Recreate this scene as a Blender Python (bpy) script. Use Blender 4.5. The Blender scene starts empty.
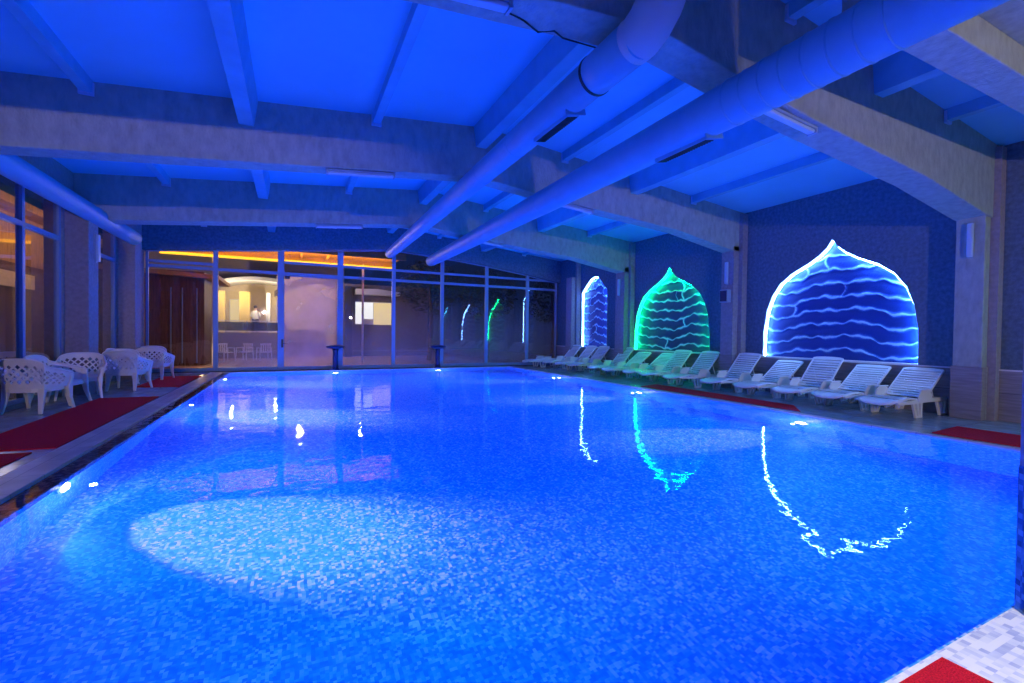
import bpy, bmesh, math, random
from math import sin, cos, pi, radians as R_
from mathutils import Vector, Matrix, geometry
random.seed(7)
sc = bpy.context.scene
C = sc.collection

# ------------------------------------------------------------------ materials
def new_mat(name):
    m = bpy.data.materials.new(name); m.use_nodes = True
    nt = m.node_tree; nt.nodes.clear()
    out = nt.nodes.new('ShaderNodeOutputMaterial')
    return m, nt, out
def N(nt, t, **kw):
    n = nt.nodes.new(t)
    for k, v in kw.items():
        if k.startswith('_'): setattr(n, k[1:], v)
        else: n.inputs[k.replace('__', ' ')].default_value = v
    return n
def ramp(nt, stops, interp='LINEAR'):
    r = nt.nodes.new('ShaderNodeValToRGB'); cr = r.color_ramp; cr.interpolation = interp
    while len(cr.elements) < len(stops): cr.elements.new(0.5)
    for e, (p, c) in zip(cr.elements, stops):
        e.position = p; e.color = (c[0], c[1], c[2], 1)
    return r
def world_pos(nt, scale):
    g = N(nt, 'ShaderNodeTexCoord'); m = N(nt, 'ShaderNodeMapping'); m.inputs['Scale'].default_value = scale
    nt.links.new(g.outputs['Object'], m.inputs['Vector']); return m.outputs['Vector']
def plain(name, col, rough=.5, metal=0, var=.0, scale=6, bump=0, bscale=40, spec=.5, stretch=(1, 1, 1)):
    m, nt, out = new_mat(name)
    b = N(nt, 'ShaderNodeBsdfPrincipled', Roughness=rough, Metallic=metal)
    b.inputs['Base Color'].default_value = (*col, 1); b.inputs['Specular IOR Level'].default_value = spec
    v = world_pos(nt, stretch)
    if var:
        n = N(nt, 'ShaderNodeTexNoise', Scale=scale, Detail=5.0)
        nt.links.new(v, n.inputs['Vector'])
        r = ramp(nt, [(.3, [c * (1 - var) for c in col]), (.7, [min(1, c * (1 + var)) for c in col])])
        nt.links.new(n.outputs['Fac'], r.inputs['Fac']); nt.links.new(r.outputs['Color'], b.inputs['Base Color'])
    if bump:
        n2 = N(nt, 'ShaderNodeTexNoise', Scale=bscale, Detail=4.0); nt.links.new(v, n2.inputs['Vector'])
        bp = N(nt, 'ShaderNodeBump', Strength=bump, Distance=.02)
        nt.links.new(n2.outputs['Fac'], bp.inputs['Height']); nt.links.new(bp.outputs['Normal'], b.inputs['Normal'])
    nt.links.new(b.outputs[0], out.inputs[0]); return m
def emit(name, col, s):
    m, nt, out = new_mat(name)
    e = N(nt, 'ShaderNodeEmission', Strength=s); e.inputs['Color'].default_value = (*col, 1)
    nt.links.new(e.outputs[0], out.inputs[0]); return m
def mosaic(name, size, stops, rough=.3, grout=(.3, .35, .5), gw=.06, spec=.4):
    """small square tiles, a random colour each, with grout"""
    m, nt, out = new_mat(name)
    b = N(nt, 'ShaderNodeBsdfPrincipled', Roughness=rough); b.inputs['Specular IOR Level'].default_value = spec
    v = world_pos(nt, (1 / size,) * 3)
    off = N(nt, 'ShaderNodeVectorMath', _operation='ADD'); off.inputs[1].default_value = (.31, .37, .41)
    nt.links.new(v, off.inputs[0])
    fl = N(nt, 'ShaderNodeVectorMath', _operation='FLOOR'); nt.links.new(off.outputs[0], fl.inputs[0])
    wn = N(nt, 'ShaderNodeTexWhiteNoise', _noise_dimensions='3D'); nt.links.new(fl.outputs[0], wn.inputs['Vector'])
    ns = N(nt, 'ShaderNodeTexNoise', Scale=.35, Detail=3.0); nt.links.new(off.outputs[0], ns.inputs['Vector'])
    mx = N(nt, 'ShaderNodeMath', _operation='MULTIPLY_ADD'); mx.inputs[1].default_value = .62; 
    nt.links.new(wn.outputs['Value'], mx.inputs[0])
    sb = N(nt, 'ShaderNodeMath', _operation='MULTIPLY'); sb.inputs[1].default_value = .38
    nt.links.new(ns.outputs['Fac'], sb.inputs[0]); nt.links.new(sb.outputs[0], mx.inputs[2])
    r = ramp(nt, stops); nt.links.new(mx.outputs[0], r.inputs['Fac'])
    nt.links.new(r.outputs['Color'], b.inputs['Base Color'])
    nt.links.new(b.outputs[0], out.inputs[0]); return m
def slabs(name, c1, c2, mort, scale, rough=.4, bw=.5, rh=.25, msize=.01, rot=(0, 0, 0), spec=.5, off=.5):
    m, nt, out = new_mat(name)
    b = N(nt, 'ShaderNodeBsdfPrincipled', Roughness=rough); b.inputs['Specular IOR Level'].default_value = spec
    g = N(nt, 'ShaderNodeTexCoord'); mp = N(nt, 'ShaderNodeMapping'); mp.inputs['Rotation'].default_value = rot
    nt.links.new(g.outputs['Object'], mp.inputs['Vector'])
    br = N(nt, 'ShaderNodeTexBrick', Scale=scale, _offset=off); br.inputs['Brick Width'].default_value = bw
    br.inputs['Row Height'].default_value = rh; br.inputs['Mortar Size'].default_value = msize
    for k, c in (('Color1', c1), ('Color2', c2), ('Mortar', mort)): br.inputs[k].default_value = (*c, 1)
    nt.links.new(mp.outputs[0], br.inputs['Vector'])
    n = N(nt, 'ShaderNodeTexNoise', Scale=5.0, Detail=6.0); 
    mp2 = N(nt, 'ShaderNodeMapping'); mp2.inputs['Scale'].default_value = (1, .6, 7)
    nt.links.new(g.outputs['Object'], mp2.inputs['Vector']); nt.links.new(mp2.outputs[0], n.inputs['Vector'])
    r = ramp(nt, [(.35, (.72, .7, .7)), (.65, (1, 1, 1))]); nt.links.new(n.outputs['Fac'], r.inputs['Fac'])
    mu = N(nt, 'ShaderNodeMix', _data_type='RGBA', _blend_type='MULTIPLY'); mu.inputs[0].default_value = 1
    nt.links.new(br.outputs['Color'], mu.inputs[6]); nt.links.new(r.outputs['Color'], mu.inputs[7])
    nt.links.new(mu.outputs[2], b.inputs['Base Color']); nt.links.new(b.outputs[0], out.inputs[0]); return m
def glass(name, tint=(1, 1, 1), haze=0.0, haze_top=2.0, refl=1.0, hcol=(.6, .68, .95)):
    """window glass; haze = condensation on the pane, thinning out upwards"""
    m, nt, out = new_mat(name)
    tr = N(nt, 'ShaderNodeBsdfTransparent'); tr.inputs[0].default_value = (*tint, 1)
    gl = N(nt, 'ShaderNodeBsdfGlossy', Roughness=.02); gl.inputs[0].default_value = (refl, refl, refl, 1)
    fr = N(nt, 'ShaderNodeFresnel', IOR=1.55); ge = N(nt, 'ShaderNodeNewGeometry')
    inv = N(nt, 'ShaderNodeMath', _operation='SUBTRACT'); inv.inputs[0].default_value = 1
    nt.links.new(ge.outputs['Backfacing'], inv.inputs[1])
    mu = N(nt, 'ShaderNodeMath', _operation='MULTIPLY')
    nt.links.new(fr.outputs[0], mu.inputs[0]); nt.links.new(inv.outputs[0], mu.inputs[1])
    m2 = N(nt, 'ShaderNodeMath', _operation='MULTIPLY'); m2.inputs[1].default_value = 1.7; m2.use_clamp = True
    nt.links.new(mu.outputs[0], m2.inputs[0])
    mix = N(nt, 'ShaderNodeMixShader'); nt.links.new(m2.outputs[0], mix.inputs[0])
    base = tr.outputs[0]
    if haze:
        df = N(nt, 'ShaderNodeBsdfDiffuse'); df.inputs[0].default_value = (*hcol, 1)
        tl = N(nt, 'ShaderNodeBsdfTranslucent'); tl.inputs[0].default_value = (*hcol, 1)
        dm = N(nt, 'ShaderNodeMixShader'); dm.inputs[0].default_value = .5
        nt.links.new(df.outputs[0], dm.inputs[1]); nt.links.new(tl.outputs[0], dm.inputs[2])
        tc = N(nt, 'ShaderNodeTexCoord'); sp = N(nt, 'ShaderNodeSeparateXYZ'); nt.links.new(tc.outputs['Object'], sp.inputs[0])
        mr = N(nt, 'ShaderNodeMapRange'); mr.inputs['From Min'].default_value = .1; mr.inputs['From Max'].default_value = haze_top
        mr.inputs['To Min'].default_value = haze; mr.inputs['To Max'].default_value = 0 if haze_top < 4 else haze * .8
        nt.links.new(sp.outputs['Z'], mr.inputs['Value'])
        nz = N(nt, 'ShaderNodeTexNoise', Scale=1.3, Detail=5.0); nt.links.new(tc.outputs['Object'], nz.inputs['Vector'])
        rr = ramp(nt, [(.25, (.65,) * 3), (.75, (1.2,) * 3)]); nt.links.new(nz.outputs['Fac'], rr.inputs['Fac'])
        mm = N(nt, 'ShaderNodeMath', _operation='MULTIPLY'); mm.use_clamp = True
        nt.links.new(mr.outputs[0], mm.inputs[0]); nt.links.new(rr.outputs['Color'], mm.inputs[1])
        hm = N(nt, 'ShaderNodeMixShader'); nt.links.new(mm.outputs[0], hm.inputs[0])
        nt.links.new(tr.outputs[0], hm.inputs[1]); nt.links.new(dm.outputs[0], hm.inputs[2]); base = hm.outputs[0]
    nt.links.new(base, mix.inputs[1]); nt.links.new(gl.outputs[0], mix.inputs[2])
    nt.links.new(mix.outputs[0], out.inputs[0]); return m
def water_mat():
    m, nt, out = new_mat('pool_water')
    tc = N(nt, 'ShaderNodeTexCoord')
    n1 = N(nt, 'ShaderNodeTexNoise', Scale=2.2, Detail=2.0, Roughness=.5); nt.links.new(tc.outputs['Object'], n1.inputs['Vector'])
    n2 = N(nt, 'ShaderNodeTexNoise', Scale=9.0, Detail=2.0); nt.links.new(tc.outputs['Object'], n2.inputs['Vector'])
    ad = N(nt, 'ShaderNodeMath', _operation='MULTIPLY_ADD'); ad.inputs[1].default_value = .12
    nt.links.new(n2.outputs['Fac'], ad.inputs[0]); nt.links.new(n1.outputs['Fac'], ad.inputs[2])
    bp = N(nt, 'ShaderNodeBump', Strength=.35, Distance=.02); nt.links.new(ad.outputs[0], bp.inputs['Height'])
    tr = N(nt, 'ShaderNodeBsdfRefraction', Roughness=.0, IOR=1.33); tr.inputs[0].default_value = (.9, .95, 1, 1)
    nt.links.new(bp.outputs[0], tr.inputs['Normal'])
    gl = N(nt, 'ShaderNodeBsdfGlossy', Roughness=.0); nt.links.new(bp.outputs[0], gl.inputs['Normal'])
    fr = N(nt, 'ShaderNodeFresnel', IOR=1.33)
    mix = N(nt, 'ShaderNodeMixShader'); nt.links.new(fr.outputs[0], mix.inputs[0])
    nt.links.new(tr.outputs[0], mix.inputs[1]); nt.links.new(gl.outputs[0], mix.inputs[2]); nt.links.new(mix.outputs[0], out.inputs[0]); return m
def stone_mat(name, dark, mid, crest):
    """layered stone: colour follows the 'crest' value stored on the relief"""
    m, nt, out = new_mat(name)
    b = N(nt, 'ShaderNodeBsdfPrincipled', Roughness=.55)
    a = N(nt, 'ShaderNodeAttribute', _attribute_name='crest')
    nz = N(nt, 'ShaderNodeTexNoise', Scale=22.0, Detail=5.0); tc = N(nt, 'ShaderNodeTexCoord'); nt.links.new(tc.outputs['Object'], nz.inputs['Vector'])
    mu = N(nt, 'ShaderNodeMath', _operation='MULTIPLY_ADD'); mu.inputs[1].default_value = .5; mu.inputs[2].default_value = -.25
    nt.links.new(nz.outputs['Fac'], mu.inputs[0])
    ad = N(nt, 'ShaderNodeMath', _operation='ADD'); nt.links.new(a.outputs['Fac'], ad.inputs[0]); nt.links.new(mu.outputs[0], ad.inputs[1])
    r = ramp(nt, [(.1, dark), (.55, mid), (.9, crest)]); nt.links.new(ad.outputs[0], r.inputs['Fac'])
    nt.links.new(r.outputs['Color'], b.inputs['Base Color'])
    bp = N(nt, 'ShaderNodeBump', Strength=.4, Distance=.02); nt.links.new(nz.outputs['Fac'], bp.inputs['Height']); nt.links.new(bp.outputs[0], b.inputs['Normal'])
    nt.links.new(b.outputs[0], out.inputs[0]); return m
def carpet_mat():
    m, nt, out = new_mat('red_carpet_pile')
    b = N(nt, 'ShaderNodeBsdfPrincipled', Roughness=.95); b.inputs['Specular IOR Level'].default_value = .1
    v = world_pos(nt, (1, 1, 1))
    n = N(nt, 'ShaderNodeTexNoise', Scale=160.0, Detail=3.0); nt.links.new(v, n.inputs['Vector'])
    r = ramp(nt, [(.3, (.3, .003, .01)), (.7, (.9, .02, .05))]); nt.links.new(n.outputs['Fac'], r.inputs['Fac'])
    nt.links.new(r.outputs['Color'], b.inputs['Base Color'])
    bp = N(nt, 'ShaderNodeBump', Strength=.8, Distance=.01); nt.links.new(n.outputs['Fac'], bp.inputs['Height']); nt.links.new(bp.outputs[0], b.inputs['Normal'])
    nt.links.new(b.outputs[0], out.inputs[0]); return m

M = {}
M['concrete'] = plain('beam_concrete', (.33, .39, .38), .85, var=.16, scale=9, bump=.5, bscale=30, stretch=(1, 1, .5))
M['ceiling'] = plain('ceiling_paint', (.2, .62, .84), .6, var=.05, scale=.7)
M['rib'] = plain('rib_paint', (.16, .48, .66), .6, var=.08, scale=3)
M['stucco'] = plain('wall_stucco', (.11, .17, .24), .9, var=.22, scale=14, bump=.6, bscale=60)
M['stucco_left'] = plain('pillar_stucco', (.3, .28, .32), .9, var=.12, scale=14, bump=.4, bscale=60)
M['marble'] = slabs('marble_cladding', (.36, .34, .34), (.30, .29, .31), (.14, .14, .16), 1.0, .35, bw=1.0, rh=.33, msize=.006, rot=(pi / 2, 0, pi / 2))
M['deck'] = slabs('deck_stone', (.34, .44, .5), (.3, .4, .46), (.16, .2, .25), 1.0, .22, bw=.6, rh=.6, msize=.008, off=0.0)
M['coping'] = slabs('coping_stone', (.62, .6, .58), (.55, .54, .54), (.3, .3, .32), 1.0, .4, bw=.6, rh=.6, msize=.006, off=0.0)
M['pool'] = mosaic('pool_mosaic', .026, [(.2, (.01, .2, .66)), (.5, (.03, .34, .88)), (.68, (.16, .48, .94)), (.9, (.75, .7, .98))])
M['pool_dark'] = mosaic('dark_edge_mosaic', .04, [(.25, (.01, .015, .04)), (.5, (.04, .05, .09)), (.8, (.2, .2, .25))], rough=.15)
M['deck_mosaic'] = mosaic('white_deck_mosaic', .033, [(.2, (.42, .48, .72)), (.4, (.66, .71, .86)), (.6, (.84, .86, .9))], rough=.35)
M['column'] = mosaic('column_mosaic', .03, [(.2, (.01, .05, .2)), (.5, (.03, .16, .4)), (.8, (.2, .45, .7))], rough=.3)
M['column_up'] = plain('column_paint', (.3, .3, .4), .8, var=.1, bump=.2)
M['water'] = water_mat()
M['plastic'] = plain('white_plastic', (.85, .86, .88), .35, var=.03, scale=3)
M['lounger'] = plain('lounger_plastic', (.8, .83, .84), .3, var=.03, scale=3)
M['duct'] = plain('duct_sheet_metal', (.15, .42, .62), .5, metal=.0, var=.05, scale=4)
M['duct_light'] = plain('duct_white_section', (.42, .48, .56), .5)
M['dark'] = plain('dark_metal', (.02, .02, .025), .5)
M['grille'] = plain('grille_metal', (.02, .025, .03), .6)
M['pipe'] = plain('pipe_paint', (.08, .4, .66), .6)
M['frame'] = plain('frame_aluminium', (.2, .34, .56), .45, metal=.1)
M['lamp'] = plain('lamp_diffuser', (.42, .6, .78), .35)
M['lamp_body'] = plain('lamp_housing', (.28, .4, .55), .5)
M['carpet'] = carpet_mat()
M['glass'] = glass('window_glass', (.8, .82, .88))
M['glass_hazy'] = glass('misted_glass', (.82, .84, .9), haze=.24, haze_top=3.0)
M['glass_frost'] = glass('door_misted_glass', (.85, .85, .9), haze=.4, haze_top=6.0, hcol=(.85, .72, .8))
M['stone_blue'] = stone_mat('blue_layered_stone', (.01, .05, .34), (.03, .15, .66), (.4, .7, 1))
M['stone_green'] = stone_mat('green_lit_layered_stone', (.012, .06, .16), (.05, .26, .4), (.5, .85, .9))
M['led_white'] = emit('led_white_blue', (.17, .42, 1), 120)
M['led_blue'] = emit('led_blue', (.16, .42, 1), 90)
M['led_green'] = emit('led_green', (.0, 1, .22), 85)
M['led_cyan'] = emit('led_cyan', (.1, .75, 1), 36)
M['led_orange'] = emit('led_orange', (1, .42, .02), 3.5)
M['poollamp'] = emit('pool_lamp_glow', (.9, .9, 1), 14)
M['navy'] = plain('navy_paint', (.01, .02, .09), .35)
# outside
M['terrace'] = slabs('terrace_tiles', (.5, .33, .33), (.45, .3, .31), (.25, .18, .18), 1.0, .5, bw=.5, rh=.5, msize=.01, off=0.0)
M['cream'] = plain('cream_render', (.75, .62, .42), .8, var=.08)
M['yellow'] = plain('yellow_render', (.8, .6, .2), .8, var=.08)
M['wood'] = plain('dark_timber', (.12, .06, .035), .6, var=.4, scale=3, stretch=(6, 6, .6))
M['awning'] = plain('awning_boards', (.5, .3, .1), .7, var=.3, scale=2, stretch=(.4, 6, 1))
M['white'] = plain('white_render', (.8, .8, .8), .7, var=.03)
M['rail_dark'] = plain('railing_steel', (.08, .1, .12), .5)
M['lit_white'] = emit('lit_window_white', (1, .95, .8), 1.6)
M['lit_yellow'] = emit('lit_window_yellow', (1, .72, .3), 1.3)
M['greywall'] = plain('grey_low_wall', (.2, .17, .15), .8, var=.2)
M['leaf'] = plain('hedge_leaf', (.05, .06, .025), .7, var=.4, scale=30)
M['skin'] = plain('skin', (.5, .3, .22), .6)
M['hair'] = plain('dark_hair', (.02, .015, .01), .6)
M['shirt'] = plain('white_cotton', (.8, .8, .8), .8)
M['trousers'] = plain('dark_trousers', (.03, .03, .04), .8)
M['night'] = plain('night_ground', (.03, .03, .035), .9, var=.3)

# ------------------------------------------------------------------ mesh helpers
def bm_():
    return bmesh.new()
def box(bm, x0, x1, y0, y1, z0, z1, mtx=None):
    vs = [bm.verts.new(Vector(p) if mtx is None else mtx @ Vector(p)) for p in
          ((x0, y0, z0), (x1, y0, z0), (x1, y1, z0), (x0, y1, z0), (x0, y0, z1), (x1, y0, z1), (x1, y1, z1), (x0, y1, z1))]
    for f in ((0, 3, 2, 1), (4, 5, 6, 7), (0, 1, 5, 4), (1, 2, 6, 5), (2, 3, 7, 6), (3, 0, 4, 7)):
        bm.faces.new([vs[i] for i in f])
    return vs
def prism(bm, pts, fn0, fn1):
    """extrude polygon: fn0/fn1 map a 2D point to 3D at both ends"""
    a = [bm.verts.new(fn0(p)) for p in pts]; b = [bm.verts.new(fn1(p)) for p in pts]
    n = len(pts)
    tris = geometry.tessellate_polygon([[Vector((p[0], p[1], 0)) for p in pts]])
    for t in tris:
        bm.faces.new([a[i] for i in t]); bm.faces.new([b[i] for i in reversed(t)])
    for i in range(n):
        j = (i + 1) % n; bm.faces.new((a[i], a[j], b[j], b[i]))
def xz(bm, pts, y0, y1): prism(bm, pts, lambda p: (p[0], y0, p[1]), lambda p: (p[0], y1, p[1]))
def yz(bm, pts, x0, x1): prism(bm, pts, lambda p: (x0, p[0], p[1]), lambda p: (x1, p[0], p[1]))
def xy(bm, pts, z0, z1): prism(bm, pts, lambda p: (p[0], p[1], z0), lambda p: (p[0], p[1], z1))
def tube(bm, pts, r, seg=12, caps=True, radii=None):
    pts = [Vector(p) for p in pts]; rings = []
    up = Vector((0, 0, 1))
    for i, p in enumerate(pts):
        d = (pts[min(i + 1, len(pts) - 1)] - pts[max(i - 1, 0)]).normalized()
        a = d.cross(up if abs(d.dot(up)) < .95 else Vector((1, 0, 0))).normalized(); b = d.cross(a).normalized()
        rr = radii[i] if radii else r
        if i and rings:
            pass
        rings.append([bm.verts.new(p + rr * (a * cos(2 * pi * k / seg) + b * sin(2 * pi * k / seg))) for k in range(seg)])
    for i in range(len(rings) - 1):
        best = min(range(seg), key=lambda s: (rings[i][0].co - rings[i + 1][s].co).length)
        for k in range(seg):
            k2 = (k + 1) % seg
            bm.faces.new((rings[i][k], rings[i][k2], rings[i + 1][(k2 + best) % seg], rings[i + 1][(k + best) % seg]))
    if caps:
        bm.faces.new(rings[0]); bm.faces.new(list(reversed(rings[-1])))
def disc_lathe(bm, prof, c, seg=24, axis='z'):
    rings = []
    for r, z in prof:
        ring = []
        for k in range(seg):
            a = 2 * pi * k / seg
            p = Vector((r * cos(a), r * sin(a), z))
            if axis == 'x': p = Vector((z, r * cos(a), r * sin(a)))
            if axis == 'y': p = Vector((r * cos(a), z, r * sin(a)))
            ring.append(bm.verts.new(Vector(c) + p))
        rings.append(ring)
    for i in range(len(rings) - 1):
        for k in range(seg):
            k2 = (k + 1) % seg; bm.faces.new((rings[i][k], rings[i][k2], rings[i + 1][k2], rings[i + 1][k]))
    bm.faces.new(rings[0]); bm.faces.new(list(reversed(rings[-1])))
def obj(name, bm, mat, parent=None, bevel=0, smooth=False, loc=None, seg=2, solid=0, subsurf=0):
    bmesh.ops.recalc_face_normals(bm, faces=bm.faces)
    me = bpy.data.meshes.new(name); bm.to_mesh(me); bm.free()
    o = bpy.data.objects.new(name, me); C.objects.link(o)
    me.materials.append(mat)
    if parent: o.parent = parent
    if loc: o.location = loc
    if smooth:
        for p in me.polygons: p.use_smooth = True
    if solid:
        s = o.modifiers.new('solid', 'SOLIDIFY'); s.thickness = solid; s.offset = 0
    if bevel:
        b = o.modifiers.new('bevel', 'BEVEL'); b.width = bevel; b.segments = seg; b.limit_method = 'ANGLE'
    if subsurf:
        s = o.modifiers.new('sub', 'SUBSURF'); s.levels = subsurf; s.render_levels = subsurf
    return o
def empty(name, label, cat, loc=(0, 0, 0), rz=0, group=None):
    o = bpy.data.objects.new(name, None); C.objects.link(o); o.location = loc; o.rotation_euler = (0, 0, rz)
    return tag(o, label, cat, group)
def tag(o, label, cat, group=None):
    o['label'] = label; o['category'] = cat
    if group: o['group'] = group
    return o
def struct(name, bm, mat, label=None, parent=None, **kw):
    o = obj(name, bm, mat, parent, **kw)
    if not parent: o['kind'] = 'structure'
    if label: o['label'] = label
    return o
def dup(root, label=None):
    r = root.copy(); C.objects.link(r)
    if label: r['label'] = label
    for ch in list(root.children):
        c = ch.copy(); C.objects.link(c); c.parent = r
        for g in list(ch.children):
            d = g.copy(); C.objects.link(d); d.parent = c
    return r
def light(name, kind, loc, energy, col, rot=None, target=None, size=.1, sizey=None, angle=None, blend=.6):
    l = bpy.data.lights.new(name, kind); l.energy = energy; l.color = col
    if kind == 'AREA':
        l.shape = 'RECTANGLE'; l.size = size; l.size_y = sizey or size
    else: l.shadow_soft_size = size
    if kind == 'SPOT': l.spot_size = angle; l.spot_blend = blend
    o = bpy.data.objects.new(name, l); C.objects.link(o); o.location = loc
    if target is not None: o.rotation_euler = (Vector(target) - Vector(loc)).to_track_quat('-Z', 'Y').to_euler()
    elif rot: o.rotation_euler = rot
    o['kind'] = 'helper'
    return o

XL, XR, YN, YG = -4.45, 11.5, -6.0, 18.9
PX0, PX1, PY0, PY1 = -2.2, 8.67, 1.02, 18.35
RX = 3.6
def zc(x): return 5.72 - .098 * abs(x - RX)

# ------------------------------------------------------------------ floor and pool
bm = bm_()
box(bm, XL - .3, PX0 - .35, 1.02, YG + .1, -.4, 0)
box(bm, PX1 + .09, XR + .3, 1.02, YG + .1, -.4, 0)
box(bm, PX0 - .35, PX1 + .09, PY1 + .12, YG + .1, -.4, 0)
box(bm, XL - .3, XR + .3, YN, -.9, -.4, 0)
struct('floor', bm, M['deck'], 'grey wet stone deck around the pool')
bm = bm_(); box(bm, XL - .3, XR + .3, -.9, PY0, -.4, 0)
struct('floor_near', bm, M['deck_mosaic'], 'white and pale blue mosaic deck at the near pool edge')
bm = bm_()
box(bm, PX0 - .35, PX0, PY0, PY1 + .12, -.035, .012)
struct('trim_1', bm, M['coping'], 'wide pale stone coping along the left pool edge', bevel=.008)
bm = bm_()
box(bm, PX1, PX1 + .09, PY0, PY1 + .12, -.035, .012)
box(bm, PX0, PX1, PY1, PY1 + .12, -.035, .006)
struct('trim_2', bm, M['coping'], 'thin white coping along the right and far pool edges', bevel=.006)
DZ = -1.6
bm = bm_()
t = .2
box(bm, PX0 - t, PX1 + t, PY0 - t, PY1 + t, DZ - t, DZ)
box(bm, PX0 - t, PX0, PY0, PY1, DZ, -.036); box(bm, PX1, PX1 + .088, PY0, PY1, DZ, -.036)
box(bm, PX0, PX1, PY0 - .0, PY0 + .01, DZ, -.001); box(bm, PX0, PX1, PY1 + .002, PY1 + .1, DZ, -.036)
struct('pool_basin', bm, M['pool'], 'blue mosaic tiled pool basin')
bm = bm_(); box(bm, PX0, PX0 + .2, PY0 + .01, PY1, -.2, -.04)
struct('trim_3', bm, M['pool_dark'], 'dark mosaic band at the left waterline', bevel=.02)
bm = bm_()
vs = [bm.verts.new(p) for p in ((PX0, PY0, -.02), (PX1, PY0, -.02), (PX1, PY1, -.02), (PX0, PY1, -.02))]; bm.faces.new(vs)
w = obj('pool_water', bm, M['water']); w['kind'] = 'stuff'; tag(w, 'calm bright blue water filling the pool', 'water')

# pool lamps in the walls
BL = (.0, .165, 1.0)
lamps = [(PX0, 6.35, 0), (PX0, 11.6, 0), (PX0, 16.9, 0), (PX1, 5.35, 0), (PX1, 9.8, 0), (PX1, 14.0, 0), (1.44, PY1, 1), (5.43, PY1, 1),
         (.5, PY0, 2), (5.8, PY0, 2)]
lamp_lab = ['glowing round pool lamp in the left wall nearest the camera', 'glowing round pool lamp midway along the left wall', 'glowing round pool lamp at the far end of the left wall',
            'glowing round pool lamp below the nearest right loungers', 'glowing round pool lamp midway along the right wall', 'glowing round pool lamp at the far end of the right wall',
            'glowing round pool lamp under the left fountain stand', 'glowing round pool lamp under the right fountain stand']
LZ = -.8
for i, (x, y, k) in enumerate(lamps):
    d = Vector((1, 0, 0)) if (k == 0 and x < 0) else Vector((-1, 0, 0)) if k == 0 else Vector((0, -1, 0)) if k == 1 else Vector((0, 1, 0))
    if i < 8:
        t_ = empty('pool_lamp', lamp_lab[i], 'pool lamp', (x, y, LZ), math.atan2(d.y, d.x), 'underwater lamps in the pool walls')
        b = bm_(); disc_lathe(b, [(.15, 0), (.15, .02), (.135, .03), (.115, .03)], (0, 0, 0), 28, 'x'); obj('lamp_ring', b, M['lamp'], t_, smooth=False)
        b = bm_(); disc_lathe(b, [(.112, .031), (.1, .04), (.05, .05), (.01, .052)], (0, 0, 0), 28, 'x'); obj('lens', b, M['poollamp'], t_, smooth=True)
    p = Vector((x, y, LZ)) + d * .12
    big = 1.0 if i < 8 else .7
    light('pool_blue_light', 'SPOT', p, 2300 * big, BL, target=p + d * 2 + Vector((0, 0, .2)), size=.0, angle=R_(178), blend=1)
    light('pool_white_beam', 'SPOT', p + d * .03, (4200 if x < 0 else 2000) if i < 6 else 300 if i < 8 else 0, (1, .62, .9), target=p + d * 2.0 + Vector((0, -1.1 if x < 0 else .5, -1.15)), size=.03, angle=R_(46), blend=1)
    if i < 8: light('pool_lamp_halo', 'POINT', p + d * .14, 26, (.8, .85, 1), size=.03)

# ------------------------------------------------------------------ roof
bm = bm_()
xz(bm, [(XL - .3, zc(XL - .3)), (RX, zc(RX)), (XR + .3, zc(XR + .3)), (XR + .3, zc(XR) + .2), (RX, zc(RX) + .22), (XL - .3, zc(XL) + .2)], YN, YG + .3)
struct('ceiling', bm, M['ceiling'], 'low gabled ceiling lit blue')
def soffit(off=0):
    return [(XL, 3.9), (3.4, 4.68 + off * .3), (6, 4.43 + off), (9, 4.2 + off * 1.3), (11.0, 3.87 + off * 1.2), (XR, 3.82 + off * 1.2)]
def beam(y0, y1, off, lab):
    bm = bm_(); s = soffit(off)
    xz(bm, s + [(XR, zc(XR) + .02), (RX, zc(RX) + .02), (XL, zc(XL) + .02)], y0, y1)
    return struct('ceiling_beam', bm, M['concrete'], lab, bevel=.015)
beam(3.66, 4.12, -.16, 'nearest concrete roof beam resting on the right pillar')
beam(8.83, 9.23, 0, 'second concrete roof beam crossing the middle of the pool hall')
beam(13.5, 14.0, -.04, 'third concrete roof beam in front of the glass wall')
bays = [(4.12, 8.83), (9.23, 13.5), (14.0, 18.62), (2.3, 3.66)]
for y0, y1 in bays:
    for i, x in enumerate((-2.76, -.72, 1.38, 3.48, 5.5, 7.52, 9.5)):
        bm = bm_(); z = zc(x); dl = .28 if y0 == 14.0 else .42; ds = .08 if y0 == 14.0 else .17
        if i % 2:
            xz(bm, [(x - .11, z - dl), (x + .11, z - dl), (x + .12, z - dl + .06), (x + .17, z + .02), (x - .17, z + .02), (x - .12, z - dl + .06)], y0, y1)
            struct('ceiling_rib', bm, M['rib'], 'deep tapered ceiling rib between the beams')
        else:
            xz(bm, [(x - .07, z - ds), (x + .07, z - ds), (x + .08, z + .02), (x - .08, z + .02)], y0, y1)
            o = struct('ceiling_rib', bm, M['rib'], 'slim ceiling purlin between the beams')
            bb = bm_(); box(bb, x - .09, x + .09, y1 - .04, y1 - .001, z - ds - .04, z - .02); struct('end_bracket', bb, M['lamp'], None, o)
bm = bm_(); box(bm, 4.6, XR, 2.19, 2.56, 4.44, 4.77)
struct('ceiling_beam', bm, M['concrete'], 'short level concrete beam at the upper right corner', bevel=.012)
bm = bm_(); box(bm, 4.6, XR, -1.0, 2.19, 4.76, 4.84)
struct('ceiling_slab', bm, M['concrete'], 'level concrete slab above the near right corner')

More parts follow.
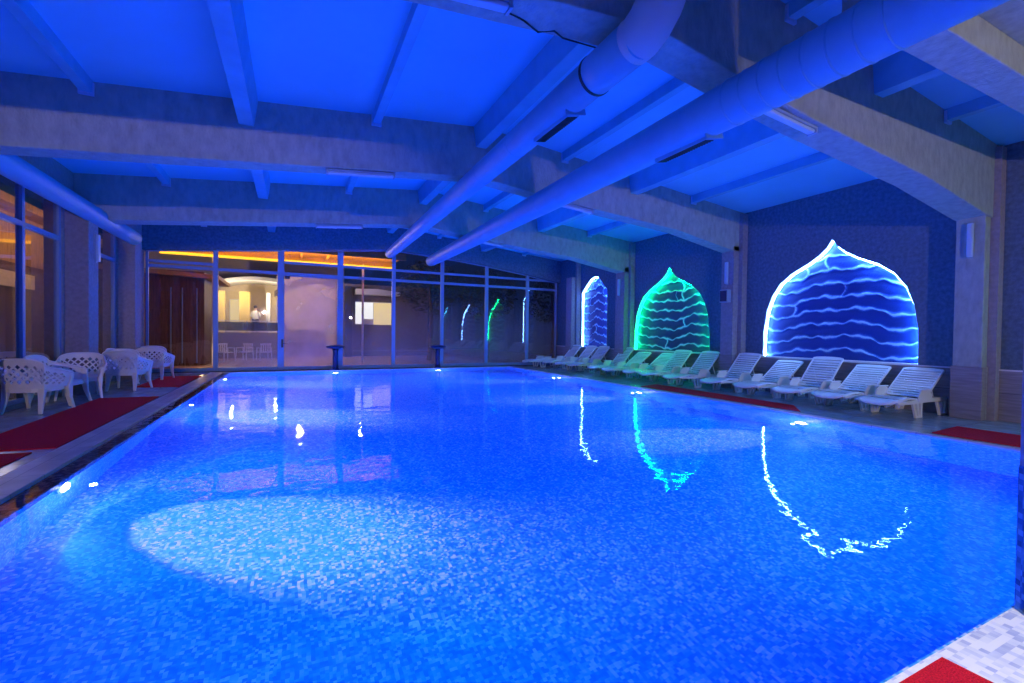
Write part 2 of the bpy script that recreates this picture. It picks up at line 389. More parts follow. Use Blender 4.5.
# ------------------------------------------------------------------ walls
arch_big = [(8.19, .94), (8.18, 1.64), (8.1, 2.16), (7.96, 2.54), (7.74, 2.86), (7.44, 3.09), (7.04, 3.29), (6.78, 3.45), (6.6, 3.62), (6.48, 3.8),
            (6.36, 3.62), (6.18, 3.45), (5.92, 3.29), (5.52, 3.09), (5.22, 2.86), (5.0, 2.54), (4.86, 2.16), (4.78, 1.64), (4.77, .94)]
sh = 11.655 - 6.48
arch_green = [(y + sh, z) for y, z in arch_big]
arch_hid = [(y - sh, z) for y, z in arch_big]
arch_slim = [(16.86, .94), (16.86, 3.3), (16.5, 3.62), (16.2, 3.86), (15.95, 3.93), (15.68, 3.9), (15.35, 3.62), (15.03, 3.3), (15.03, .94)]
outer = [(YN, -.4), (YG + .3, -.4), (YG + .3, 5.05), (YN, 5.05)]
def holed(bm, loops, fn):
    vs = []; base = []
    for lp in loops: base.append([Vector((p[0], p[1], 0)) for p in lp]); vs += [bm.verts.new(fn(p)) for p in lp]
    for t_ in geometry.tessellate_polygon(base): bm.faces.new([vs[i] for i in t_])
bm = bm_()
holes = [arch_big, arch_green, arch_hid, arch_slim]
holed(bm, [outer] + holes, lambda p: (XR, p[0], p[1]))
geom = bmesh.ops.extrude_face_region(bm, geom=list(bm.faces))
bmesh.ops.translate(bm, verts=[v for v in geom['geom'] if isinstance(v, bmesh.types.BMVert)], vec=(.3, 0, 0))
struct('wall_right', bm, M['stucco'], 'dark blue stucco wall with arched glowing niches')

def niche(outline, led, stone, lab, seed, nl=9, vis=True):
    ys = [p[0] for p in outline]; zs = [p[1] for p in outline]; cy = (min(ys) + max(ys)) / 2; z0 = min(zs)
    t_ = empty('wall_niche', lab, 'lit niche', (XR, cy, z0), 0, 'arched light niches on the right wall')
    loc = [(y - cy, z - z0) for y, z in outline]
    rnd = random.Random(seed)
    ph = [rnd.uniform(0, 6.28) for _ in range(40)]
    H = max(zs) - z0; dz = H / nl; W = (max(ys) - min(ys))
    def line(k, y):
        u = y / W * 3.2
        return (k + .55) * dz + dz * (.26 * sin(u * 2.3 + ph[0] + k * .12) + .12 * sin(u * 5.1 + ph[1] + k * .5) + .05 * sin(u * 13 + ph[k + 3]) + .04 * sin(u * 23 + ph[k + 9]))
    joints = [(rnd.randrange(nl), rnd.uniform(-.35, .35) * W) for _ in range(5)]
    NY, NZ = int(W / .026), int(H / .02)
    bm = bm_(); lay = bm.verts.layers.float.new('crest'); grid = {}
    poly = loc
    def inside(y, z):
        c = False; n = len(poly)
        for i in range(n):
            (y1, z1), (y2, z2) = poly[i], poly[(i + 1) % n]
            if (z1 > z) != (z2 > z) and y < (y2 - y1) * (z - z1) / (z2 - z1) + y1: c = not c
        return c
    for i in range(NY + 1):
        for j in range(NZ + 1):
            y = -W / 2 - .02 + (W + .04) * i / NY; z = -.02 + (H + .04) * j / NZ
            best = 9; below = None
            for k in range(-1, nl + 1):
                d = z - line(k, y)
                if abs(d) < abs(best): best = d
            for (kk, yy) in joints:
                lo, hi = line(kk, y), line(kk + 1, y)
                if lo < z < hi: 
                    d = (y - yy - .05 * sin(z * 14)) * 1.2
                    if abs(d) < abs(best): best = d
            w_ = .034 + .014 * sin(y * 9 + ph[5])
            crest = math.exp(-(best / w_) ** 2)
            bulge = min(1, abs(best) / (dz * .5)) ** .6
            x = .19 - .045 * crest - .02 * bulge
            v = bm.verts.new((x, y, z)); v[lay] = crest; grid[i, j] = v
    for i in range(NY):
        for j in range(NZ):
            c = (grid[i, j].co + grid[i + 1, j + 1].co) / 2
            q = [grid[i, j], grid[i + 1, j], grid[i + 1, j + 1], grid[i, j + 1]]
            if inside(c.y * .985, c.z * .985 if c.z > 0 else .01): bm.faces.new(q)
    bmesh.ops.delete(bm, geom=[v for v in bm.verts if not v.link_faces], context='VERTS')
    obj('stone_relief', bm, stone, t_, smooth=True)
    b = bm_(); holed(b, [[(y * 1.01, z + (0.0 if z > .05 else -.0)) for y, z in loc]], lambda p: (.225, p[0], p[1])); obj('back_panel', b, M['navy'], t_, solid=.02)
    # reveal
    b = bm_(); n = len(loc); a = [b.verts.new((.001, y, z)) for y, z in loc]; c = [b.verts.new((.215, y, z)) for y, z in loc]
    for i in range(n): b.faces.new((a[i], a[(i + 1) % n], c[(i + 1) % n], c[i]))
    obj('reveal', b, M['white'], t_, solid=.012)
    # led strip on the curved edge
    b = bm_(); cx_ = (0, H * .4)
    pts = []
    for i in range(n):
        y, z = loc[i]; dy, dz_ = -y, max(.0, H * .42 - z) if z < H * .42 else H * .42 - z
        l = math.hypot(dy, dz_) or 1; pts.append((.085, y + dy / l * .026, z + dz_ / l * .026))
    tube(b, pts, .014, 8)
    obj('led_strip', b, led, t_, smooth=True)
    # slim sill
    b = bm_(); box(b, -.02, .2, -W / 2, W / 2, -.02, .002); obj('sill', b, M['white'], t_, bevel=.004)
    return t_
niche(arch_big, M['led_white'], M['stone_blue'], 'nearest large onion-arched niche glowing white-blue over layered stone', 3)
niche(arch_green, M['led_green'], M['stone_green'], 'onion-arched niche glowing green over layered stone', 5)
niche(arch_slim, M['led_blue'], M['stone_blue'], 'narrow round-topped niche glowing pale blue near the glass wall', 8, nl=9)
niche(arch_hid, M['led_cyan'], M['stone_blue'], 'arched cyan niche seen only as a reflection in the glass wall', 11)

# dado, pillars on the right
prs = [(-1.45, -1.0), (3.69, 4.09), (8.83, 9.23), (13.5, 14.0), (17.06, 17.5)]
seg_ = [(YN, -1.45), (-1.0, 3.69), (4.09, 8.83), (9.23, 13.5), (14.0, 17.06), (17.5, YG - .05)]
bm = bm_()
for a, b in seg_: box(bm, XR - .035, XR - .001, a, b, 0, .9)
struct('baseboard_right', bm, M['marble'], 'marble tiled dado along the right wall')
bm = bm_()
for a, b in seg_: box(bm, XR - .06, XR - .001, a, b, .9, .925)
struct('trim_4', bm, M['white'], 'thin pale ledge on top of the dado')
for a, b in prs:
    bm = bm_(); box(bm, 11.1, XR - .001, a, b, .96, 4.0); o = struct('pillar', bm, M['concrete'] if a < 5 else M['stucco_left'], 'square rendered pillar on the right wall', bevel=.01)
    bm = bm_(); box(bm, 11.08, XR - .002, a - .02, b + .02, 0, .96); struct('pillar_base', bm, M['marble'], None, o, bevel=.005)
    bm = bm_(); box(bm, 11.3, XR, a - .12, a - .001, .0, 4.9); struct('pillar_edge', bm, M['stucco_left'], None, o)

# left wall
bm = bm_()
lp = [(8.1, 8.5), (13.05, 13.6), (16.3, 16.8)]
box(bm, XL - .3, XL, YN, 8.1, -.4, 5.2)
box(bm, XL - .3, XL, 8.1, YG, 4.3, 5.2)
box(bm, XL - .3, XL, 8.1, YG, -.4, .08)
box(bm, XL - .3, XL, 12.95, 14.35, .08, 4.3)
box(bm, XL - .3, XL, 16.25, YG, .08, 4.3)
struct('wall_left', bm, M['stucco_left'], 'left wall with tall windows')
for a, b in lp:
    bm = bm_(); box(bm, XL + .001, -4.05, a, b, 0, 4.1); struct('pillar', bm, M['stucco_left'], 'lavender grey pillar on the left wall', bevel=.01)
def side_window(idx, y0, y1, mull, lab):
    bm = bm_()
    fx0, fx1 = XL - .12, XL - .02
    for y in [y0] + mull + [y1]: box(bm, fx0, fx1, y - .05, y + .05, .08, 4.3)
    for z in (.12, 3.36, 4.26): box(bm, fx0 + .002, fx1 - .002, y0, y1, z - .045, z + .045)
    f = struct('window_%d' % idx, bm, M['frame'], lab, bevel=.006)
    ys = [y0] + mull + [y1]
    for a, b in zip(ys[:-1], ys[1:]):
        for z0, z1 in ((.165, 3.315), (3.405, 4.215)):
            g = bm_(); box(g, XL - .075, XL - .067, a + .05, b - .05, z0, z1); obj('pane', g, M['glass'], f)
side_window(1, 8.55, 12.92, [9.95, 11.46], 'tall left window with blue mullions')
side_window(2, 14.4, 16.25, [], 'narrow left window between two pillars')

# near wall
bm = bm_(); box(bm, XL - .3, XR + .3, YN - .2, YN, -.4, 5.9); struct('wall_near', bm, M['stucco_left'], 'wall behind the camera')

# column at the right edge
bm = bm_()
def colpoly(e=0): return [(3.47 - e, .55 - e), (3.92 + e, .55 - e), (3.92 + e, 1.01 + e), (3.53 - e * .5, 1.01 + e), (3.47 - e, .95 + e * .5)]
xy(bm, colpoly(), .78, 4.6); o = struct('column', bm, M['column_up'], 'square column at the near right pool corner')
bm = bm_(); xy(bm, colpoly(.004), 0, .78); struct('column_base', bm, M['column'], 'blue mosaic column base', o)

# ------------------------------------------------------------------ far glass wall
def gt(x):  # underside of the lintel
    return 4.78 - .088 * (3.7 - x) if x < 3.7 else 4.78 - .045 * (x - 3.7) - .0085 * (x - 3.7) ** 2
bm = bm_()
xs = [-4.75, -2, 1, 3.7, 5.5, 7.5, 9.5, 11.8]
low = [(x, gt(x)) for x in xs]
xz(bm, low + [(11.8, zc(11.8) + .05), (RX, zc(RX) + .05), (-4.75, zc(-4.75) + .05)], 18.62, 19.1)
struct('wall_far', bm, M['stucco'], 'blue lit lintel above the far glass wall')
mx = [-4.4, -2.45, -.42, 1.63, 3.68, 5.72, 7.77, 9.82, 11.4]
zR1, zR2 = 3.58, 3.99
names = ['misted pane over dark timber cabin', 'pane showing the lit terrace and railing', '', 'pane with the bright lit windows behind', 'dark misted pane right of the ridge', 'pane reflecting cyan arches', 'pane reflecting the green arch', 'pane reflecting the pale blue arch']
for i in range(8):
    a, b = mx[i], mx[i + 1]; name = 'door_1' if i == 2 else 'window_%d' % (i + 3)
    r2 = 3.74 if i < 1 else zR2
    if i == 1: r2 = None
    bm = bm_()
    wl = .11 if i in (2, 3) else .07; wr = .1 if i in (1, 2) else .07
    ta, tb = gt(a), gt(b)
    y0, y1 = YG - .1, YG
    xz(bm, [(a, .0), (a + wl, .0), (a + wl, gt(a + wl) + .02), (a, ta + .02)], y0, y1)
    xz(bm, [(b - wr, .0), (b, .0), (b, tb + .02), (b - wr, gt(b - wr) + .02)], y0, y1)
    box(bm, a + wl, b - wr, y0 + .01, y1 - .01, 0, .14)
    dh = .09 if i == 2 else .05
    box(bm, a + wl, b - wr, y0 + .01, y1 - .01, zR1 - dh, zR1 + .05)
    if r2: box(bm, a + wl, b - wr, y0 + .01, y1 - .01, r2 - .045, r2 + .045)
    xz(bm, [(a, ta - .03), (b, tb - .03), (b, tb + .03), (a, ta + .03)], y0 + .02, y1 - .02)
    lab = 'glass door with white misted pane in the far wall' if i == 2 else 'far wall ' + names[i]
    f = struct(name, bm, M['frame'], lab)
    gm = M['glass_frost'] if i == 2 else M['glass'] if i == 0 else M['glass_hazy']
    zones = [(.14, zR1 - dh)]
    if r2: zones += [(zR1 + .05, r2 - .045), (r2 + .045, None)]
    else: zones += [(zR1 + .05, None)]
    for zi, (z0, z1) in enumerate(zones):
        g = bm_(); xa, xb = a + wl, b - wr
        za = z1 if z1 else gt(xa) - .03; zb = z1 if z1 else gt(xb) - .03
        xz(g, [(xa, z0), (xb, z0), (xb, zb), (xa, za)], YG - .055, YG - .045)
        obj('pane', g, gm if zi == 0 else M['glass'], f)
    if i == 2:
        h = bm_(); box(h, a + .02, a + .09, y0 - .02, y0, .85, 1.15); tube(h, [(a + .055, y0 - .02, 1.0), (a + .055, y0 - .07, 1.0), (a + .2, y0 - .07, 1.0)], .013)
        obj('door_handle', h, M['dark'], f)
        h = bm_(); box(h, a + .13, a + .3, y0 - .03, y0 + .01, zR1 - .2, zR1 - .09); obj('door_closer', h, M['dark'], f)
bm = bm_(); box(bm, XL, XR, YG - .14, YG + .05, -.001, .02); struct('trim_5', bm, M['dark'], 'dark threshold under the far glass wall')

# ------------------------------------------------------------------ ducts
def air_duct(p0, p1, r, r2, lab, seams, vent, mat):
    """p0 near end, p1 far end, both (x, y, z)"""
    p0, p1 = Vector(p0), Vector(p1)
    t_ = empty('air_duct', lab, 'duct', p1, 0, 'round metal air ducts under the ceiling')
    def P(y): return p0 + (p1 - p0) * ((y - p0.y) / (p1.y - p0.y)) - p1
    def rad(y): return r + (r2 - r) * max(0, (y - p0.y) / (p1.y - p0.y))
    b = bm_(); yy = [p0.y + (p1.y - p0.y) * k / 6 for k in range(7)]
    tube(b, [P(y) for y in yy] + [P(p1.y + .3)], r, 36, True, [rad(y) for y in yy] + [r2 * .9])
    obj('pipe_run', b, M['duct'], t_, smooth=True)
    for y in seams:
        q = rad(y)
        b = bm_(); disc_lathe(b, [(q * 1.0, -.012), (q * 1.03, -.006), (q * 1.03, .006), (q * 1.0, .012)], P(y), 36, 'y'); obj('seam_ring', b, M['duct'], t_)
    mt = Matrix.Translation(P(vent)) @ Matrix.Rotation(R_(-11), 4, 'Y')
    b = bm_(); ro = -rad(vent) * 1.1
    box(b, -.085, .085, -.42, .42, ro, ro + .06, mt); g_ = obj('vent_grille', b, M['duct'], t_)
    b = bm_(); box(b, -.07, .07, -.4, .4, ro - .004, ro - .001, mt); box(b, .086, .09, -.4, .4, ro + .004, ro + .05, mt)
    for k in range(20): box(b, -.07, .07, -.395 + k * .04, -.39 + k * .04, ro - .012, ro - .003, mt)
    obj('grille_slats', b, M['grille'], g_)
    b = bm_(); box(b, -.14, .14, -.48, -.46, ro - .01, ro + .06, mt); obj('vent_flange', b, M['duct'], t_)
    return t_, P
d1, P = air_duct((2.95, 3.45, 4.28), (3.3, 17.5, 4.45), .2, .18, 'round metal air duct near the ridge, bending up at its near end', [16.0, 13.0, 10.8, 7.6, 6.2], 5.1, None)
r = .2
b = bm_(); disc_lathe(b, [(r * 1.0, -.02), (r * 1.07, -.018), (r * 1.07, .018), (r * 1.0, .02)], P(4.15), 36, 'y'); obj('clamp_ring', b, M['dark'], d1)
b = bm_(); tube(b, [P(y) for y in (4.15, 3.9, 3.4)], r * 1.04, 36); obj('near_section', b, M['duct'], d1, smooth=True)
b = bm_(); q = P(3.5); pts = [q, q + Vector((0, -.08, .0)), q + Vector((.01, -.2, .06)), q + Vector((.02, -.3, .16)), q + Vector((.03, -.38, .3)), q + Vector((.04, -.44, .48)), q + Vector((.05, -.46, 1.2))]
tube(b, pts, r * 1.07, 36); obj('elbow', b, M['duct_light'], d1, smooth=True)
d2, P2 = air_duct((4.25, -1.5, 3.98), (4.9, 17.5, 4.3), .26, .21, 'wide metal air duct crossing the right half of the ceiling', [2.0 + .22 * k for k in range(8)] + [8.1, 12.2, 15.8], 4.35, None)
# left pipe
b = bm_(); tube(b, [(-4.03, y, 4.0) for y in (3.0, 10.0, 16.1)], .19, 32)
o = obj('ceiling_pipe', b, M['pipe'], smooth=True); tag(o, 'long blue round pipe running above the left windows', 'pipe')

# lamps under the beams
def tube_lamp(x, y, z, tilt, lab):
    t_ = empty('ceiling_lamp', lab, 'lamp', (x, y, z), 0, 'unlit tube lamps under the beams'); t_.rotation_euler = (0, tilt, 0)
    b = bm_(); box(b, -.6, .6, -.06, .06, -.035, 0); obj('housing', b, M['lamp_body'], t_, bevel=.008)
    b = bm_(); box(b, -.585, .585, -.05, .05, -.085, -.035); obj('diffuser', b, M['lamp'], t_, bevel=.02, seg=3)
    for s in (-1, 1):
        b = bm_(); box(b, s * .6 - .015, s * .6 + .015, -.062, .062, -.088, .001); obj('end_cap', b, M['lamp_body'], t_)
for (xa, ya, off, l1) in ((1.15, 3.8, -.16, 'tube lamp on the nearest beam, left of the elbow duct'), (5.65, 3.8, -.16, 'tube lamp on the nearest beam, beside the wide duct'),
                          (1.13, 8.93, 0, 'tube lamp under the second beam, left half'), (5.75, 8.93, 0, 'tube lamp under the second beam, right of the ducts'),
                          (1.15, 13.62, -.04, 'tube lamp under the far beam, left half'), (5.6, 13.62, -.04, 'tube lamp under the far beam, between duct and right wall')):
    s = soffit(off)
    zz = next(p[1] + (q[1] - p[1]) * (xa - p[0]) / (q[0] - p[0]) for p, q in zip(s[:-1], s[1:]) if p[0] <= xa <= q[0])
    tube_lamp(xa, ya, zz - .012, -.095 if xa < 3.4 else .088, l1)
# cable under the nearest beam
b = bm_()
zb = 4.5
tube(b, [(1.75, 3.9, zb - .05), (2.0, 4.0, zb), (2.2, 4.06, 4.48), (2.35, 4.0, 4.5), (2.5, 4.08, 4.52), (3.0, 4.09, 4.55), (3.3, 4.1, 4.56), (3.32, 4.14, 4.62)], .009, 6)
o = obj('cable', b, M['dark'], smooth=True); tag(o, 'thin dark cable sagging along the nearest beam', 'cable')

def wall_lamp(x, y, z0, z1, sx, lab):
    t_ = empty('wall_lamp', lab, 'lamp', (x, y, z0), 0, 'upright tube lamps on the pillars')
    b = bm_(); box(b, min(0, sx * .03), max(0, sx * .03), -.035, .035, 0, z1 - z0); obj('backplate', b, M['lamp_body'], t_, bevel=.004)
    b = bm_(); box(b, min(sx * .03, sx * .09), max(sx * .03, sx * .09), -.045, .045, .02, z1 - z0 - .02); obj('diffuser', b, M['lamp'], t_, bevel=.02, seg=3)
wall_lamp(11.1, 3.87, 2.93, 3.58, -1, 'upright tube lamp on the nearest right pillar')
wall_lamp(11.1, 9.02, 2.93, 3.58, -1, 'upright tube lamp on the middle right pillar')
wall_lamp(11.1, 13.75, 2.93, 3.58, -1, 'upright tube lamp on the far right pillar')
wall_lamp(-4.05, 13.4, 2.95, 3.6, 1, 'upright tube lamp on the left pillar')
t_ = empty('loudspeaker', 'small square loudspeaker box under the middle pillar lamp', 'speaker', (11.1, 9.02, 2.42))
b = bm_(); box(b, -.16, 0, -.13, .13, 0, .36); obj('cabinet', b, M['lamp_body'], t_, bevel=.015)
b = bm_(); box(b, -.168, -.16, -.11, .11, .03, .33); obj('speaker_grille', b, M['navy'], t_)

# ------------------------------------------------------------------ carpets
def carpet(pts, lab):
    b = bm_(); xy(b, pts, .0, .014); o = obj('carpet', b, M['carpet']); tag(o, lab, 'carpet', 'red carpets on the pool deck'); o.location.z = .001; return o
carpet([(-3.56, 7.42), (-2.57, 7.3), (-2.6, 12.1), (-3.62, 12.2)], 'long dark red carpet beside the lattice armchairs')
carpet([(-3.56, 14.25), (-2.6, 14.05), (-2.6, 17.2), (-3.6, 17.2)], 'farthest dark red carpet, reaching towards the glass wall')
carpet([(-3.9, 3.2), (-2.75, 3.2), (-2.72, 7.12), (-3.9, 7.25)], 'red carpet piece at the left picture edge')
carpet([(8.95, 5.55), (9.6, 6.1), (9.75, 10.3), (8.95, 10.1)], 'dark red carpet in front of the middle sun loungers')
carpet([(8.9, 1.6), (9.95, 1.6), (9.95, 3.58), (8.9, 3.5)], 'dark red carpet at the foot of the nearest right pillar')
b = bm_(); xy(b, [(.2, .2), (2.655, .2), (2.655, .985), (.2, .985)], 0, .012); o = obj('carpet', b, M['carpet']); o.location.z = .001
tag(o, 'bright red carpet corner on the white mosaic deck', 'carpet', 'red carpets on the pool deck')

# ------------------------------------------------------------------ sun loungers
def make_lounger(tilt, label, flat=False):
    """local: x from foot (0) to head (+), y across"""
    t_ = empty('sun_lounger', label, 'sun lounger', (0, 0, 0), 0, 'white plastic sun loungers along the right wall')
    hw = .33; hx = 1.12
    def sz(x):  # seat surface
        u = x / hx
        return .31 + .045 * sin(u * pi * 1.0) ** 2 * (1 if u > .3 else .8) - (.05 * (1 - u / .12) if u < .12 else 0)
    b = bm_(); nx, ny = 26, 10; top = {}; bot = {}
    for i in range(nx + 1):
        x = hx * i / nx
        # rounded foot end
        w_ = hw * math.sqrt(max(.02, 1 - ((.2 - x) / .21) ** 2)) if x < .2 else hw
        for j in range(ny + 1):
            v = -1 + 2 * j / ny; y = w_ * v; z = sz(x) - .012 * (1 - v * v) - (.02 if abs(v) == 1 else 0)
            top[i, j] = b.verts.new((x, y, z)); bot[i, j] = b.verts.new((x, y, z - (.03 if abs(v) < 1 else .02)))
    for i in range(nx):
        for j in range(ny):
            slot = i % 3 == 1 and 1 <= j < ny - 1 and 6 <= i < nx - 2
            if slot:
                continue
            b.faces.new((top[i, j], top[i + 1, j], top[i + 1, j + 1], top[i, j + 1])); b.faces.new((bot[i, j], bot[i, j + 1], bot[i + 1, j + 1], bot[i + 1, j]))
    be = [e for e in b.edges if len(e.link_faces) == 1]
    # close the rims
    for i in range(nx):
        for j in (0, ny): b.faces.new((top[i, j], top[i + 1, j], bot[i + 1, j], bot[i, j]))
    for j in range(ny):
        for i in (0, nx): b.faces.new((top[i, j], top[i, j + 1], bot[i, j + 1], bot[i, j]))
    obj('seat', b, M['lounger'], t_, smooth=True)
    # side rails run the full length
    for s in (-1, 1):
        b = bm_(); yz_ = s * (hw - .01)
        prof = [(.12, .25), (.5, .24), (1.0, .25), (1.9, .25), (1.9, .31), (1.1, .32), (.5, .3), (.12, .29)]
        prism(b, prof, lambda p: (p[0], yz_ - .02, p[1]), lambda p: (p[0], yz_ + .02, p[1])); obj('side_rail', b, M['lounger'], t_, bevel=.006)
    # backrest: slatted frame
    L_ = .84; b = bm_()
    mt = Matrix.Translation((hx - .02, 0, .32)) @ Matrix.Rotation(-tilt, 4, 'Y')
    for s in (-1, 1): box(b, 0, L_, s * hw - .03 if s > 0 else -hw, s * hw if s > 0 else -hw + .03, -.02, .02, mt)
    ns = 11
    for k in range(ns):
        x0 = .01 + k * (L_ - .07) / ns
        box(b, x0, x0 + .046, -hw + .03, hw - .03, -.008 + .008 * sin(k), .012, mt)
    n = 10
    pts = [(L_ - .06, -hw), (L_ - .06, hw), (L_ + .0, hw * .97)] + [(L_ + .035 * sin(pi * k / n), hw * cos(pi * k / n) * .95) for k in range(1, n)] + [(L_, -hw * .97)]
    prism(b, pts, lambda p: mt @ Vector((p[0], p[1], -.015)), lambda p: mt @ Vector((p[0], p[1], .02)))
    obj('backrest', b, M['lounger'], t_, bevel=.005)
    # armrests: rounded standing plates
    for s in (-1, 1):
        b = bm_(); y = s * (hw + .012)
        outl = [(.78, .27), (.8, .36), (.85, .435), (.94, .47), (1.08, .475), (1.2, .45), (1.27, .38), (1.28, .27)]
        prism(b, outl, lambda p: (p[0], y - .014, p[1]), lambda p: (p[0], y + .014, p[1]))
        box(b, .84, 1.2, y - .035, y + .035, .462, .484)
        obj('armrest', b, M['lounger'], t_, bevel=.008)
    # leg frames: trapezoids with slots
    for (xa, xb) in ((.62, .98), (1.5, 1.9)):
        for s in (-1, 1):
            b = bm_(); y = s * (hw - .015); sp = s * .03
            def leg(x0, x1, x2, x3):
                prism(b, [(x0, .27), (x1, .27), (x3, 0), (x2, 0)], lambda p: (p[0], y + sp * (1 - p[1] / .27) - .018, p[1]), lambda p: (p[0], y + sp * (1 - p[1] / .27) + .018, p[1]))
            leg(xa, xa + .06, xa + .07, xa + .12); m_ = (xa + xb) / 2
            leg(m_ - .03, m_ + .03, m_ - .02, m_ + .02); leg(xb - .06, xb, xb - .12, xb - .07)
            box(b, xa + .07, xb - .07, y + sp - .018, y + sp + .018, 0, .035); box(b, xa - .01, xb + .01, y - .02, y + .02, .24, .29)
            obj('leg', b, M['lounger'], t_, bevel=.005)
    if not flat:
        b = bm_(); e = mt @ Vector((.52, 0, -.02))
        for s in (-1, 1): tube(b, [(e.x, s * .2, e.z), (e.x + .16, s * .2, .3)], .011, 8)
        tube(b, [(e.x + .16, -.28, .3), (e.x + .16, .28, .3)], .011, 8)
        obj('back_prop', b, M['lounger'], t_)
    return t_
near = [4.26, 5.15, 5.97, 6.98, 8.02, 9.3, 10.34, 11.17, 12.19, 13.07, 14.47, 15.3, 16.4]
kinds = [0, 0, 1, 0, 1, 1, 1, 0, 0, 1, 1, 1, 1]
labs = ['white sun lounger nearest the camera, standing beside the nearest right pillar', 'second white sun lounger from the nearest right pillar, back half raised',
        'third white sun lounger from the nearest right pillar, back steeply raised', 'fourth white sun lounger from the nearest pillar, back lower than both neighbours',
        'fifth white sun lounger, under the left end of the big white-blue arch', 'sixth white sun lounger, left of the middle pillar',
        'seventh white sun lounger, under the right end of the green arch', 'right one of the two sun loungers with backs lit green',
        'left one of the two sun loungers with backs lit green', 'sun lounger under the far edge of the green arch',
        'sun lounger just right of the far pillar base', 'sun lounger below the middle of the narrow blue arch', 'last raised sun lounger, left of the narrow blue arch']
pa = make_lounger(R_(34), labs[0]); pb = make_lounger(R_(45), labs[2])
used = {0: False, 1: False}
for i, (y, k, lb) in enumerate(zip(near, kinds, labs)):
    src = (pa, pb)[k]
    if not used[k]: o = src; used[k] = True; o['label'] = lb
    else: o = dup(src, lb)
    o.scale = (1, 1, 1.07); o.location = (9.58 + .04 * sin(i * 2.1), y + .37, .001); o.rotation_euler = (0, 0, R_(1.2 * sin(i * 3.3)))
pf = make_lounger(R_(3), 'flat sun lounger farthest away, by the end of the glass wall', True); pf.location = (9.1, 17.75, .001)

